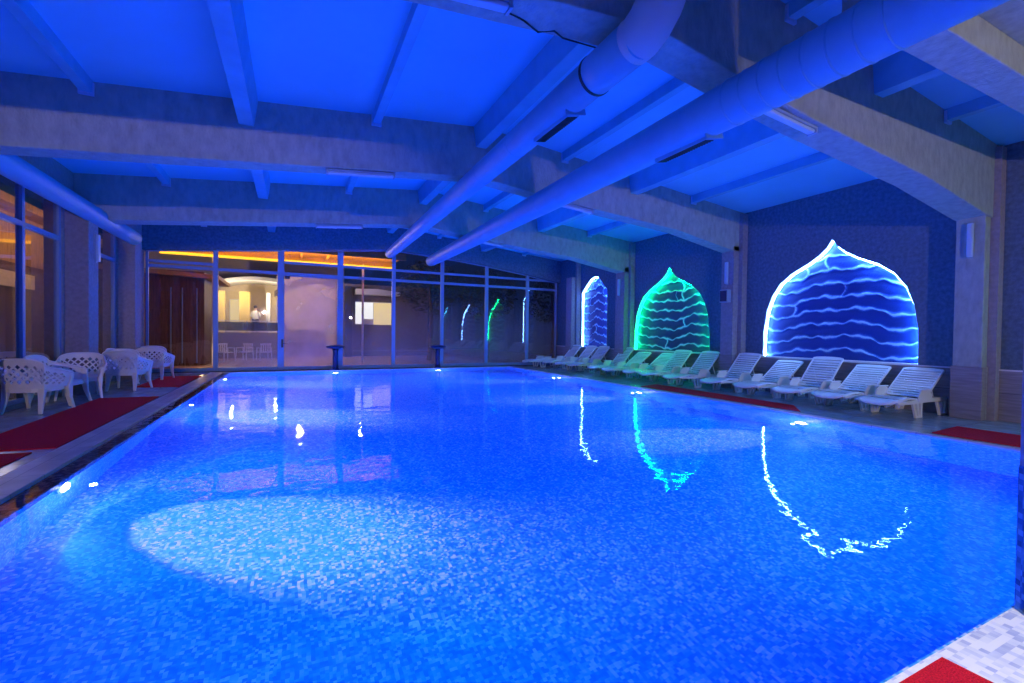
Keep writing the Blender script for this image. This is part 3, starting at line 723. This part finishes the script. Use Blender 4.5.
# ------------------------------------------------------------------ lattice armchairs
def make_chair(label):
    """faces local -y; origin on the floor under the seat centre"""
    t_ = empty('lattice_armchair', label, 'armchair', (0, 0, 0), 0, 'white lattice plastic armchairs on the left deck')
    NU, NV = 32, 8
    def shell(u, v):      # u 0..1 arm-back-arm, v 0..1 bottom-top
        a = (u - .5) * 2
        s = math.copysign(1, a) if a else 1
        aa = abs(a)
        if aa < .46:  # back
            q = aa / .46; x = s * .28 * math.sin(q * pi / 2 * .86) / math.sin(pi / 2 * .86); y = .27 - .07 * (1 - cos(q * pi / 2 * .9))
        else:
            q = (aa - .46) / .54; x = s * (.28 + .03 * sin(q * pi * .6)); y = .205 - .45 * q
        ztop = .87 - .11 * (aa / .46) ** 2.6 if aa < .46 else .76 - .14 * ((aa - .46) / .54) ** .8
        zb = .40
        fl = 1 + .2 * v ** 1.5
        back = .07 * v * (1 if aa < .46 else max(0, 1 - (aa - .46) / .3))
        return Vector((x * fl, y + back, zb + (ztop - zb) * v))
    b = bm_(); cache = {}
    def V(i, j, hole=None):
        key = (round(i, 3), round(j, 3))
        if key not in cache: cache[key] = b.verts.new(shell(i / NU, j / NV))
        return cache[key]
    def face(ps):
        try: b.faces.new([V(*p) for p in ps])
        except ValueError: pass
    # solid bands at the bottom and top, lattice between
    J0, J1 = 1, 7
    for i in range(NU):
        if i % 1 == 0:
            face([(i, 0), (i + 1, 0), (i + 1, J0), (i, J0)]); face([(i, J1), (i + 1, J1), (i + 1, NV), (i, NV)])
    k = .68
    for i in range(0, NU + 1):
        for j in range(J0, J1 + 1):
            if (i + j) % 2: continue
            c = (i, j); nb = [(i + 1, j), (i, j + 1), (i - 1, j), (i, j - 1)]
            ok = [0 <= p[0] <= NU and J0 <= p[1] <= J1 for p in nb]
            if all(ok) and 2 < i < NU - 2:
                inner = [(i + (p[0] - i) * k, j + (p[1] - j) * k) for p in nb]
                for q in range(4):
                    face([nb[q], nb[(q + 1) % 4], inner[(q + 1) % 4], inner[q]])
            else:
                for q in range(4):
                    if ok[q] and ok[(q + 1) % 4]: face([c, nb[q], nb[(q + 1) % 4]])
    bmesh.ops.remove_doubles(b, verts=b.verts, dist=1e-5)
    obj('lattice_back', b, M['plastic'], t_, smooth=False, solid=.014)
    b = bm_(); tube(b, [shell(i / 40, 1) + Vector((0, 0, .004)) for i in range(41)], .017, 10); obj('rim', b, M['plastic'], t_, smooth=True)
    # seat pan with a rolled front
    b = bm_(); pts = [(-.25, -.26), (-.15, -.285), (.15, -.285), (.25, -.26), (.262, .1), (.24, .2), (.14, .26), (-.14, .26), (-.24, .2), (-.262, .1)]
    xy(b, pts, .385, .415); obj('seat', b, M['plastic'], t_, bevel=.012, seg=3)
    b = bm_()
    n = len(pts)
    for i in range(n):
        p, q = Vector((*pts[i], 0)), Vector((*pts[(i + 1) % n], 0))
        vv = [b.verts.new((p.x, p.y, .4)), b.verts.new((q.x, q.y, .4)), b.verts.new((q.x * 1.01, q.y * 1.01, .34)), b.verts.new((p.x * 1.01, p.y * 1.01, .34))]; b.faces.new(vv)
    bmesh.ops.remove_doubles(b, verts=b.verts, dist=1e-4); obj('apron', b, M['plastic'], t_, solid=.014)
    for s in (-1, 1):
        e = shell(.5 - .5 * s * -1, 1)
        # front leg sweeps from the arm end to the floor
        prof = [(Vector((s * .34, -.245, .62)), .05), (Vector((s * .325, -.265, .5)), .036), (Vector((s * .3, -.265, .38)), .05), (Vector((s * .3, -.29, .2)), .034), (Vector((s * .325, -.345, 0)), .024)]
        b = bm_(); rings = []
        for c, w_ in prof:
            rings.append([b.verts.new(c + Vector((dx * w_ * .7, dy * w_, 0))) for dx, dy in ((-1, -1), (1, -1), (1, 1), (-1, 1))])
        for i in range(4):
            for q in range(4): b.faces.new((rings[i][q], rings[i][(q + 1) % 4], rings[i + 1][(q + 1) % 4], rings[i + 1][q]))
        b.faces.new(rings[0]); b.faces.new(rings[-1]); obj('leg', b, M['plastic'], t_, bevel=.01)
        prof = [(Vector((s * .235, .2, .4)), .05), (Vector((s * .245, .225, .2)), .038), (Vector((s * .26, .27, 0)), .027)]
        b = bm_(); rings = []
        for c, w_ in prof:
            rings.append([b.verts.new(c + Vector((dx * w_, dy * w_ * .6, 0))) for dx, dy in ((-1, -1), (1, -1), (1, 1), (-1, 1))])
        for i in range(2):
            for q in range(4): b.faces.new((rings[i][q], rings[i][(q + 1) % 4], rings[i + 1][(q + 1) % 4], rings[i + 1][q]))
        b.faces.new(rings[0]); b.faces.new(rings[-1]); obj('leg', b, M['plastic'], t_, bevel=.01)
    return t_
ch = make_chair('')
# x, y, direction the sitter faces (deg, 0 = +x), label
cs = [(-4.03, 10.66, 76, 'nearest lattice armchair, its back to the camera'), (-4.08, 11.62, -6, 'lattice armchair beside the window, behind the nearest one'),
      (-4.02, 12.52, -76, 'lattice armchair facing the nearest one across the gap'), (-3.58, 13.8, 80, 'lattice armchair in front of the left pillar, seen from its side'),
      (-3.98, 14.72, -82, 'lattice armchair facing the camera at the head of the second trio'), (-4.05, 15.55, -4, 'lattice armchair half hidden behind the second trio by the narrow window'),
      (-3.62, 16.38, 82, 'blue shaded lattice armchair between the second trio and the last one'), (-3.98, 17.5, -84, 'farthest lattice armchair, next to the glass wall')]
for i, (x, y, f, lb) in enumerate(cs):
    o = ch if i == 0 else dup(ch, lb)
    o['label'] = lb; o.location = (x, y, .001); o.rotation_euler = (0, 0, R_(f + 90)); o.scale = (1.07, 1.07, 1.06)

# ------------------------------------------------------------------ fountain stands
for i, (x, lb) in enumerate(((1.44, 'left dark T-shaped fountain stand at the far pool edge'), (5.43, 'right dark T-shaped fountain stand at the far pool edge'))):
    t_ = empty('fountain_stand', lb, 'fountain', (x, 18.42, .006), 0, 'fountain stands at the far pool edge')
    b = bm_(); disc_lathe(b, [(.17, 0), (.17, .03), (.12, .05), (.1, .2), (.095, .7), (.12, .8)], (0, 0, 0), 24); obj('stem', b, M['navy'], t_, smooth=True)
    b = bm_(); disc_lathe(b, [(.12, .8), (.3, .83), (.34, .87), (.34, .9), (.26, .935), (.1, .95)], (0, 0, 0), 28); obj('spout_head', b, M['navy'], t_, smooth=True)

# ------------------------------------------------------------------ outside, beyond the glass
bm = bm_(); box(bm, -14, 16, YG + .1, 40, -.3, -.02); struct('ground', bm, M['terrace'], 'tiled terrace outside')
bm = bm_(); box(bm, -14, XL - .3, -8, YG + .1, -.3, -.02); struct('ground_left', bm, M['night'], 'dark paving outside the left windows')
t_ = empty('timber_cabin', 'dark brown timber cabin outside the leftmost far pane', 'cabin', (-5.1, 23.6, -.02))
b = bm_(); box(b, -3.9, 1.75, -.9, 2.4, 0, 3.9); obj('wall', b, M['wood'], t_)
b = bm_(); box(b, -.4, .5, -.94, -.9, .1, 2.3); obj('door', b, M['wood'], t_, bevel=.01)
for x_ in (.62, 1.0, 1.5): 
    b = bm_(); tube(b, [(x_, -.96, .1), (x_, -.96, 3.2)], .025, 8); obj('post', b, M['frame'], t_)
b = bm_(); xz(b, [(-4.2, 3.9), (2.3, 3.6), (2.3, 3.75), (-4.2, 4.1)], -1.2, 2.6); obj('roof', b, M['awning'], t_)
# awning with orange strip
t_ = empty('awning', 'slatted terrace awning edged with an orange light strip', 'awning', (0, 19.3, 4.6))
b = bm_()
for k in range(14): box(b, -4.7, 4.3, .15 + k * .19, .27 + k * .19, .12, .2)
obj('slats', b, M['awning'], t_)
for y_ in (0.05, 2.72):
    b = bm_(); box(b, -4.7, 4.3, y_, y_ + .08, -.1 + .0 * y_, .14); obj('edge_beam', b, M['awning'], t_)
b = bm_(); tube(b, [(-4.7, 2.68, -.12), (4.3, 2.68, -.12)], .055, 8); obj('light_strip', b, M['led_orange'], t_)
for x_ in (-3.1, .3, 1.3):
    b = bm_(); box(b, x_ - .05, x_ + .05, .1, 2.7, .0, .12); obj('rafter', b, M['awning'], t_)
for x_ in (-2.95, 2.9):
    b = bm_(); tube(b, [(x_, 2.76, -4.6), (x_, 2.76, .0)], .05, 10); obj('post', b, M['white'], t_)
# low wall and railing
b = bm_(); box(b, -8, -.3, 28, 28.4, -.02, 1.35); o = obj('low_wall', b, M['greywall']); tag(o, 'grey low wall under the terrace railing', 'wall')
t_ = empty('railing', 'dark steel railing on the low terrace wall', 'railing', (0, 28.1, 1.35))
b = bm_()
for z_ in (.06, .62): tube(b, [(-8, 0, z_), (-.3, 0, z_)], .022, 6)
obj('rail', b, M['white'], t_)
for k in range(9):
    x_ = -8 + k * .96
    b = bm_(); tube(b, [(x_, 0, 0), (x_, 0, .66)], .022, 6); obj('post', b, M['rail_dark'], t_)
b = bm_(); box(b, -8, -.3, -.01, .01, .1, .56); g = obj('infill_panel', b, glass('smoked_infill', (.22, .28, .3)), t_)
# lit building
t_ = empty('lit_building', 'cream building with yellow columns and arched white canopy beyond the terrace', 'building', (-3, 34, -.02))
b = bm_(); box(b, -6, 6.4, 2.0, 5, 0, 6.5); obj('wall', b, M['cream'], t_)
b = bm_(); box(b, -6, 6.4, -1, 2, 0, 1.3); obj('raised_floor', b, M['white'], t_)
for x_ in (-1.25, .15, 1.5):
    b = bm_(); box(b, x_ - (.12 if x_ > 1 else .3), x_ + (.12 if x_ > 1 else .3), 0, .5, 1.3, 4.0); obj('column', b, M['white'] if x_ > 1 else M['yellow'], t_, bevel=.02)
b = bm_(); n = 16; x0, x1 = -2.6, 4.6
pts = [(x0 + (x1 - x0) * k / n, 3.95 + .75 * sin(pi * k / n)) for k in range(n + 1)]
xz(b, pts + [(p[0], p[1] + .22) for p in reversed(pts)], -.8, 1.9); obj('canopy', b, M['white'], t_)
for (xa, xb, za, zb) in ((-2.1, -1.6, 2.0, 3.2), (-.9, -.2, 1.6, 3.6), (1.9, 3.4, 2.6, 3.6)):
    b = bm_(); box(b, xa, xb, 1.93, 2.0, za, zb); f = obj('window', b, M['white'], t_); b = bm_(); box(b, xa + .06, xb - .06, 1.91, 1.93, za + .06, zb - .06); obj('pane', b, M['navy'] if xa > 1 else M['lit_yellow'], f)
# right hand lit block
t_ = empty('lit_pavilion', 'pavilion with large bright windows seen through the fourth pane', 'building', (4.75, 29, -.02))
b = bm_(); box(b, -2.2, 3.2, .3, 4, 0, 4.4); obj('wall', b, M['greywall'], t_)
b = bm_(); box(b, -1.35, 0.0, .22, .3, 1.95, 3.35); f = obj('window', b, M['white'], t_)
b = bm_(); box(b, -1.33, -.3, .18, .22, 2.3, 3.3); obj('pane', b, M['lit_white'], f)
b = bm_(); box(b, -1.33, -.95, .17, .18, 2.0, 2.7); obj('pane', b, M['lit_white'], f, loc=(0, 0, -.02))
b = bm_(); box(b, .0, .85, .22, .3, 2.3, 3.35); f = obj('window', b, M['white'], t_); b = bm_(); box(b, -.26, .8, .18, .22, 1.95, 3.3); obj('pane', b, M['lit_yellow'], f)
b = bm_(); xz(b, [(-1.4, 3.75), (1.2, 3.75), (1.2, 3.95), (-.2, 4.1), (-1.4, 4.05)], -.6, .3); obj('canopy', b, M['white'], t_)
b = bm_(); box(b, -2.0, -1.6, -.4, .2, 0, 4.2); obj('pillar', b, M['dark'], t_)
# curtain-like beige wall seen through the door
t_ = empty('garden_wall', 'tall pale beige wall standing behind the misted door', 'wall', (.6, 30.5, -.02))
b = bm_(); box(b, -1.5, 1.75, 0, .3, 0, 4.9); obj('wall_panel', b, M['cream'], t_)
b = bm_()
for k in range(6): box(b, -1.3 + k * .5, -1.24 + k * .5, -.05, 0, .3, 4.0)
obj('battens', b, M['white'], t_)
b = bm_(); box(b, -1.2, 1.0, -.5, -.05, .75, 1.55); box(b, -1.4, 1.2, -.55, -.05, 0, .5); obj('dark_bench', b, M['greywall'], t_)
b = bm_(); n = 14; pts = [(-1.6 + 3.4 * k / n, 3.5 + .9 * sin(pi * k / n * .75)) for k in range(n + 1)]
xz(b, pts + [(p[0], p[1] + .3) for p in reversed(pts)], -.7, -.02); obj('canopy', b, M['greywall'], t_)
# trees behind the right panes
def tree(x, y, h, r, lab, seed):
    t_ = empty('garden_tree', lab, 'tree', (x, y, -.02), 0, 'dark trees beyond the glass wall')
    rnd = random.Random(seed)
    b = bm_(); tube(b, [(0, 0, 0), (.1, 0, h * .4), (0, .1, h * .75)], .1, 8, True, [.14, .1, .05]); obj('trunk', b, M['wood'], t_)
    b = bm_()
    for _ in range(1500):
        a = rnd.uniform(0, 2 * pi); e = rnd.uniform(-1, 1); rr = r * rnd.uniform(.5, 1) ** .5
        c = Vector((rr * cos(a) * math.sqrt(1 - e * e), rr * sin(a) * math.sqrt(1 - e * e), h * .7 + rr * e * .9))
        q = Matrix.Rotation(rnd.uniform(0, 6), 3, 'X') @ Matrix.Rotation(rnd.uniform(0, 6), 3, 'Y'); s = rnd.uniform(.06, .14)
        vs = [b.verts.new(c + q @ Vector(p)) for p in ((-s, 0, 0), (0, -s * .4, .01), (s, 0, 0), (0, s * .4, .01))]; b.faces.new(vs)
    obj('foliage', b, M['leaf'], t_)
tree(6.6, 24, 5.6, 1.7, 'dark leafy tree outside the clerestory right of the ridge', 1)
tree(10.6, 25.5, 5.4, 1.8, 'dark leafy tree outside the panes with arch reflections', 2)
tree(14.6, 24.6, 5.2, 1.7, 'dark leafy tree at the right end of the terrace', 3)
# terrace chairs: open garden armchairs
def make_garden_chair(lab):
    t_ = empty('garden_chair', lab, 'chair', (0, 0, 0), 0, 'white chairs on the outside terrace')
    b = bm_(); box(b, -.24, .24, -.24, .24, .4, .44); obj('seat', b, M['white'], t_, bevel=.02)
    b = bm_()
    for k in range(5): box(b, -.22 + k * .1, -.17 + k * .1, .24, .27, .44, .82)
    box(b, -.25, .25, .235, .275, .78, .86); obj('backrest', b, M['white'], t_)
    for s in (-1, 1):
        b = bm_(); box(b, s * .26 - .03, s * .26 + .03, -.24, .26, .62, .65); obj('armrest', b, M['white'], t_)
        for yy in (-.24, .24):
            b = bm_(); tube(b, [(s * .25, yy, .64), (s * .27, yy * 1.15, 0)], .025, 8); obj('leg', b, M['white'], t_)
    return t_
gc = make_garden_chair('')
for i, (x, y, a, lb) in enumerate(((-2.9, 25.5, 40, 'leftmost white chair on the terrace outside'), (-2.15, 25.8, -30, 'second white chair from the left on the terrace outside'),
                                   (-1.3, 25.6, 200, 'white chair on the terrace outside, nearest the door frame'), (-.15 + .55, 24.5, 90, 'white chair behind the misted door'))):
    o = gc if i == 0 else dup(gc, lb); o['label'] = lb; o.location = (x, y, -.019); o.rotation_euler = (0, 0, R_(a))
# person behind the railing
t_ = empty('person', 'person in white shirt and dark trousers standing behind the terrace railing', 'person', (-2.2, 33.6, 1.282), R_(160))
def skin_body(verts, edges, radii, root=0):
    me = bpy.data.meshes.new('body'); me.from_pydata(verts, edges, []); o = bpy.data.objects.new('body', me); C.objects.link(o)
    s = o.modifiers.new('skin', 'SKIN'); s.use_smooth_shade = True
    for v, r_ in zip(me.skin_vertices[0].data, radii): v.radius = (r_, r_ * .85)
    me.skin_vertices[0].data[root].use_root = True
    ss = o.modifiers.new('s', 'SUBSURF'); ss.levels = 1; ss.render_levels = 1; return o
V_ = [(0, 0, .92), (0, 0, 1.15), (0, .02, 1.38), (0, .01, 1.5), (0, -.01, 1.62), (0, -.01, 1.72), (.1, 0, .88), (.11, -.03, .5), (.11, 0, .08), (.11, -.12, .03),
      (-.1, 0, .88), (-.12, -.05, .5), (-.12, .02, .08), (-.12, -.1, .03), (.2, .02, 1.38), (.27, -.02, 1.12), (.2, -.22, 1.05), (.17, -.3, 1.05), (-.2, .02, 1.38), (-.27, -.02, 1.12), (-.2, -.22, 1.05), (-.17, -.3, 1.05)]
E_ = [(0, 1), (1, 2), (2, 3), (3, 4), (4, 5), (0, 6), (6, 7), (7, 8), (8, 9), (0, 10), (10, 11), (11, 12), (12, 13), (2, 14), (14, 15), (15, 16), (16, 17), (2, 18), (18, 19), (19, 20), (20, 21)]
Rr = [.14, .13, .13, .05, .085, .07, .09, .06, .045, .035, .09, .06, .045, .035, .055, .04, .032, .03, .055, .04, .032, .03]
bd = skin_body(V_, E_, Rr); bd.data.materials.append(M['skin']); bd.parent = t_
b = bm_(); disc_lathe(b, [(.155, .9), (.165, 1.0), (.165, 1.2), (.2, 1.36), (.15, 1.44), (.07, 1.48)], (0, 0, 0), 16)
for v in b.verts: v.co.y *= .8
obj('shirt', b, M['shirt'], t_, smooth=True)
for s in (-1, 1):
    b = bm_(); tube(b, [(s * .2, .02, 1.38), (s * .27, -.02, 1.12), (s * .2, -.2, 1.06)], .06, 8, True, [.07, .055, .045]); obj('sleeve', b, M['shirt'], t_)
    b = bm_(); tube(b, [(s * .09, 0, .93), (s * .115, -.04, .5), (s * .115, .01, .07)], .1, 10, True, [.115, .08, .065]); obj('trouser_leg', b, M['trousers'], t_, smooth=True)
b = bm_(); disc_lathe(b, [(.088, 1.64), (.098, 1.7), (.09, 1.77), (.03, 1.81)], (0, .01, 0), 14); obj('hair', b, M['hair'], t_, smooth=True)
# outside the left windows
t_ = empty('service_building', 'brown building with a pale band outside the left windows', 'building', (-6.7, 10, -.02))
b = bm_(); box(b, -2, 0, -6, 12, 0, 3.2); obj('wall', b, M['wood'], t_)
b = bm_(); box(b, 0, .06, -6, 7.6, 2.55, 2.95); obj('pale_band', b, M['cream'], t_)
b = bm_(); box(b, 0, .5, -6, 12, 4.5, 4.7); obj('eave', b, M['awning'], t_)
b = bm_(); box(b, -2, 0, -6, 12, 3.2, 4.6); obj('upper_wall', b, M['awning'], t_)

# ------------------------------------------------------------------ lights
def lamp_fixture(x, y, z, lab):
    t_ = empty('ceiling_light', lab, 'lamp', (x, y, z)); b = bm_(); box(b, -.6, .6, -.15, .15, 0, .08); obj('housing', b, M['lamp_body'], t_, bevel=.01)
    b = bm_(); box(b, -.57, .57, -.13, .13, -.02, 0); obj('diffuser', b, M['lamp'], t_)
light('entrance_light', 'SPOT', (-2.2, -5.4, 3.0), 1300, (1, .74, .66), target=(-5.0, 8, 1.2), size=.08, angle=R_(72), blend=.6)
light('entrance_light', 'SPOT', (4.6, -5.2, 2.7), 1000, (1, .78, .72), target=(11.5, 5, 1.2), size=.08, angle=R_(90), blend=.6)
light('entrance_downlight', 'SPOT', (1.6, -1.2, 3.4), 760, (1, .93, .9), target=(3.0, 1.1, 0), size=.2, angle=R_(50), blend=.8)
light('terrace_light', 'POINT', (-3.4, 32.6, 3.6), 230, (1, .78, .45), size=.07)
light('terrace_light', 'POINT', (-1.0, 33.0, 3.4), 180, (1, .8, .5), size=.07)
light('terrace_light', 'POINT', (.3, 27.0, 4.0), 560, (1, .72, .62), size=.07)
light('terrace_light', 'POINT', (3.2, 25.0, 3.8), 60, (.9, .7, .75), size=.07)
light('awning_light', 'AREA', (0, 20.6, 4.1), 260, (1, .42, .03), target=(0, 20.7, 5), size=8.0, sizey=.3)
light('cabin_light', 'POINT', (-3.3, 21.6, .5), 12, (1, .6, .25), size=.04)
light('service_light', 'AREA', (-5.3, 14.5, 4.2), 95, (1, .5, .2), target=(-6.7, 14.6, 3.2), size=8.0, sizey=.2)
light('service_light', 'POINT', (-5.6, 13.5, 2.0), 30, (.9, .8, .75), size=.15)

wd = bpy.data.worlds.new('night'); sc.world = wd; wd.use_nodes = True
bg = wd.node_tree.nodes['Background']; bg.inputs[0].default_value = (.02, .04, .14, 1); bg.inputs[1].default_value = .35

# ------------------------------------------------------------------ camera
cam = bpy.data.cameras.new('camera'); co = bpy.data.objects.new('camera', cam); C.objects.link(co); sc.camera = co
cam.sensor_width = 36; cam.lens = 455 / 1024 * 36; cam.clip_start = .05; cam.clip_end = 200
yaw, pitch, roll = .4482, -.0163, .0126
f = Vector((sin(yaw) * cos(pitch), cos(yaw) * cos(pitch), sin(pitch))); r0 = Vector((cos(yaw), -sin(yaw), 0)); u0 = r0.cross(f)
r1 = cos(roll) * r0 + sin(roll) * u0; u1 = -sin(roll) * r0 + cos(roll) * u0
co.matrix_world = Matrix(((r1.x, u1.x, -f.x, 0), (r1.y, u1.y, -f.y, 0), (r1.z, u1.z, -f.z, 1.45), (0, 0, 0, 1)))

sc.view_settings.view_transform = 'Standard'; sc.view_settings.look = 'None'
sc.view_settings.exposure = 0; sc.view_settings.gamma = 1; sc.view_settings.use_curve_mapping = False
cy = sc.cycles
cy.max_bounces = 8; cy.diffuse_bounces = 4; cy.glossy_bounces = 4; cy.transparent_max_bounces = 16; cy.caustics_reflective = False
cy.use_denoising = True; cy.sample_clamp_indirect = 4; cy.use_light_tree = True
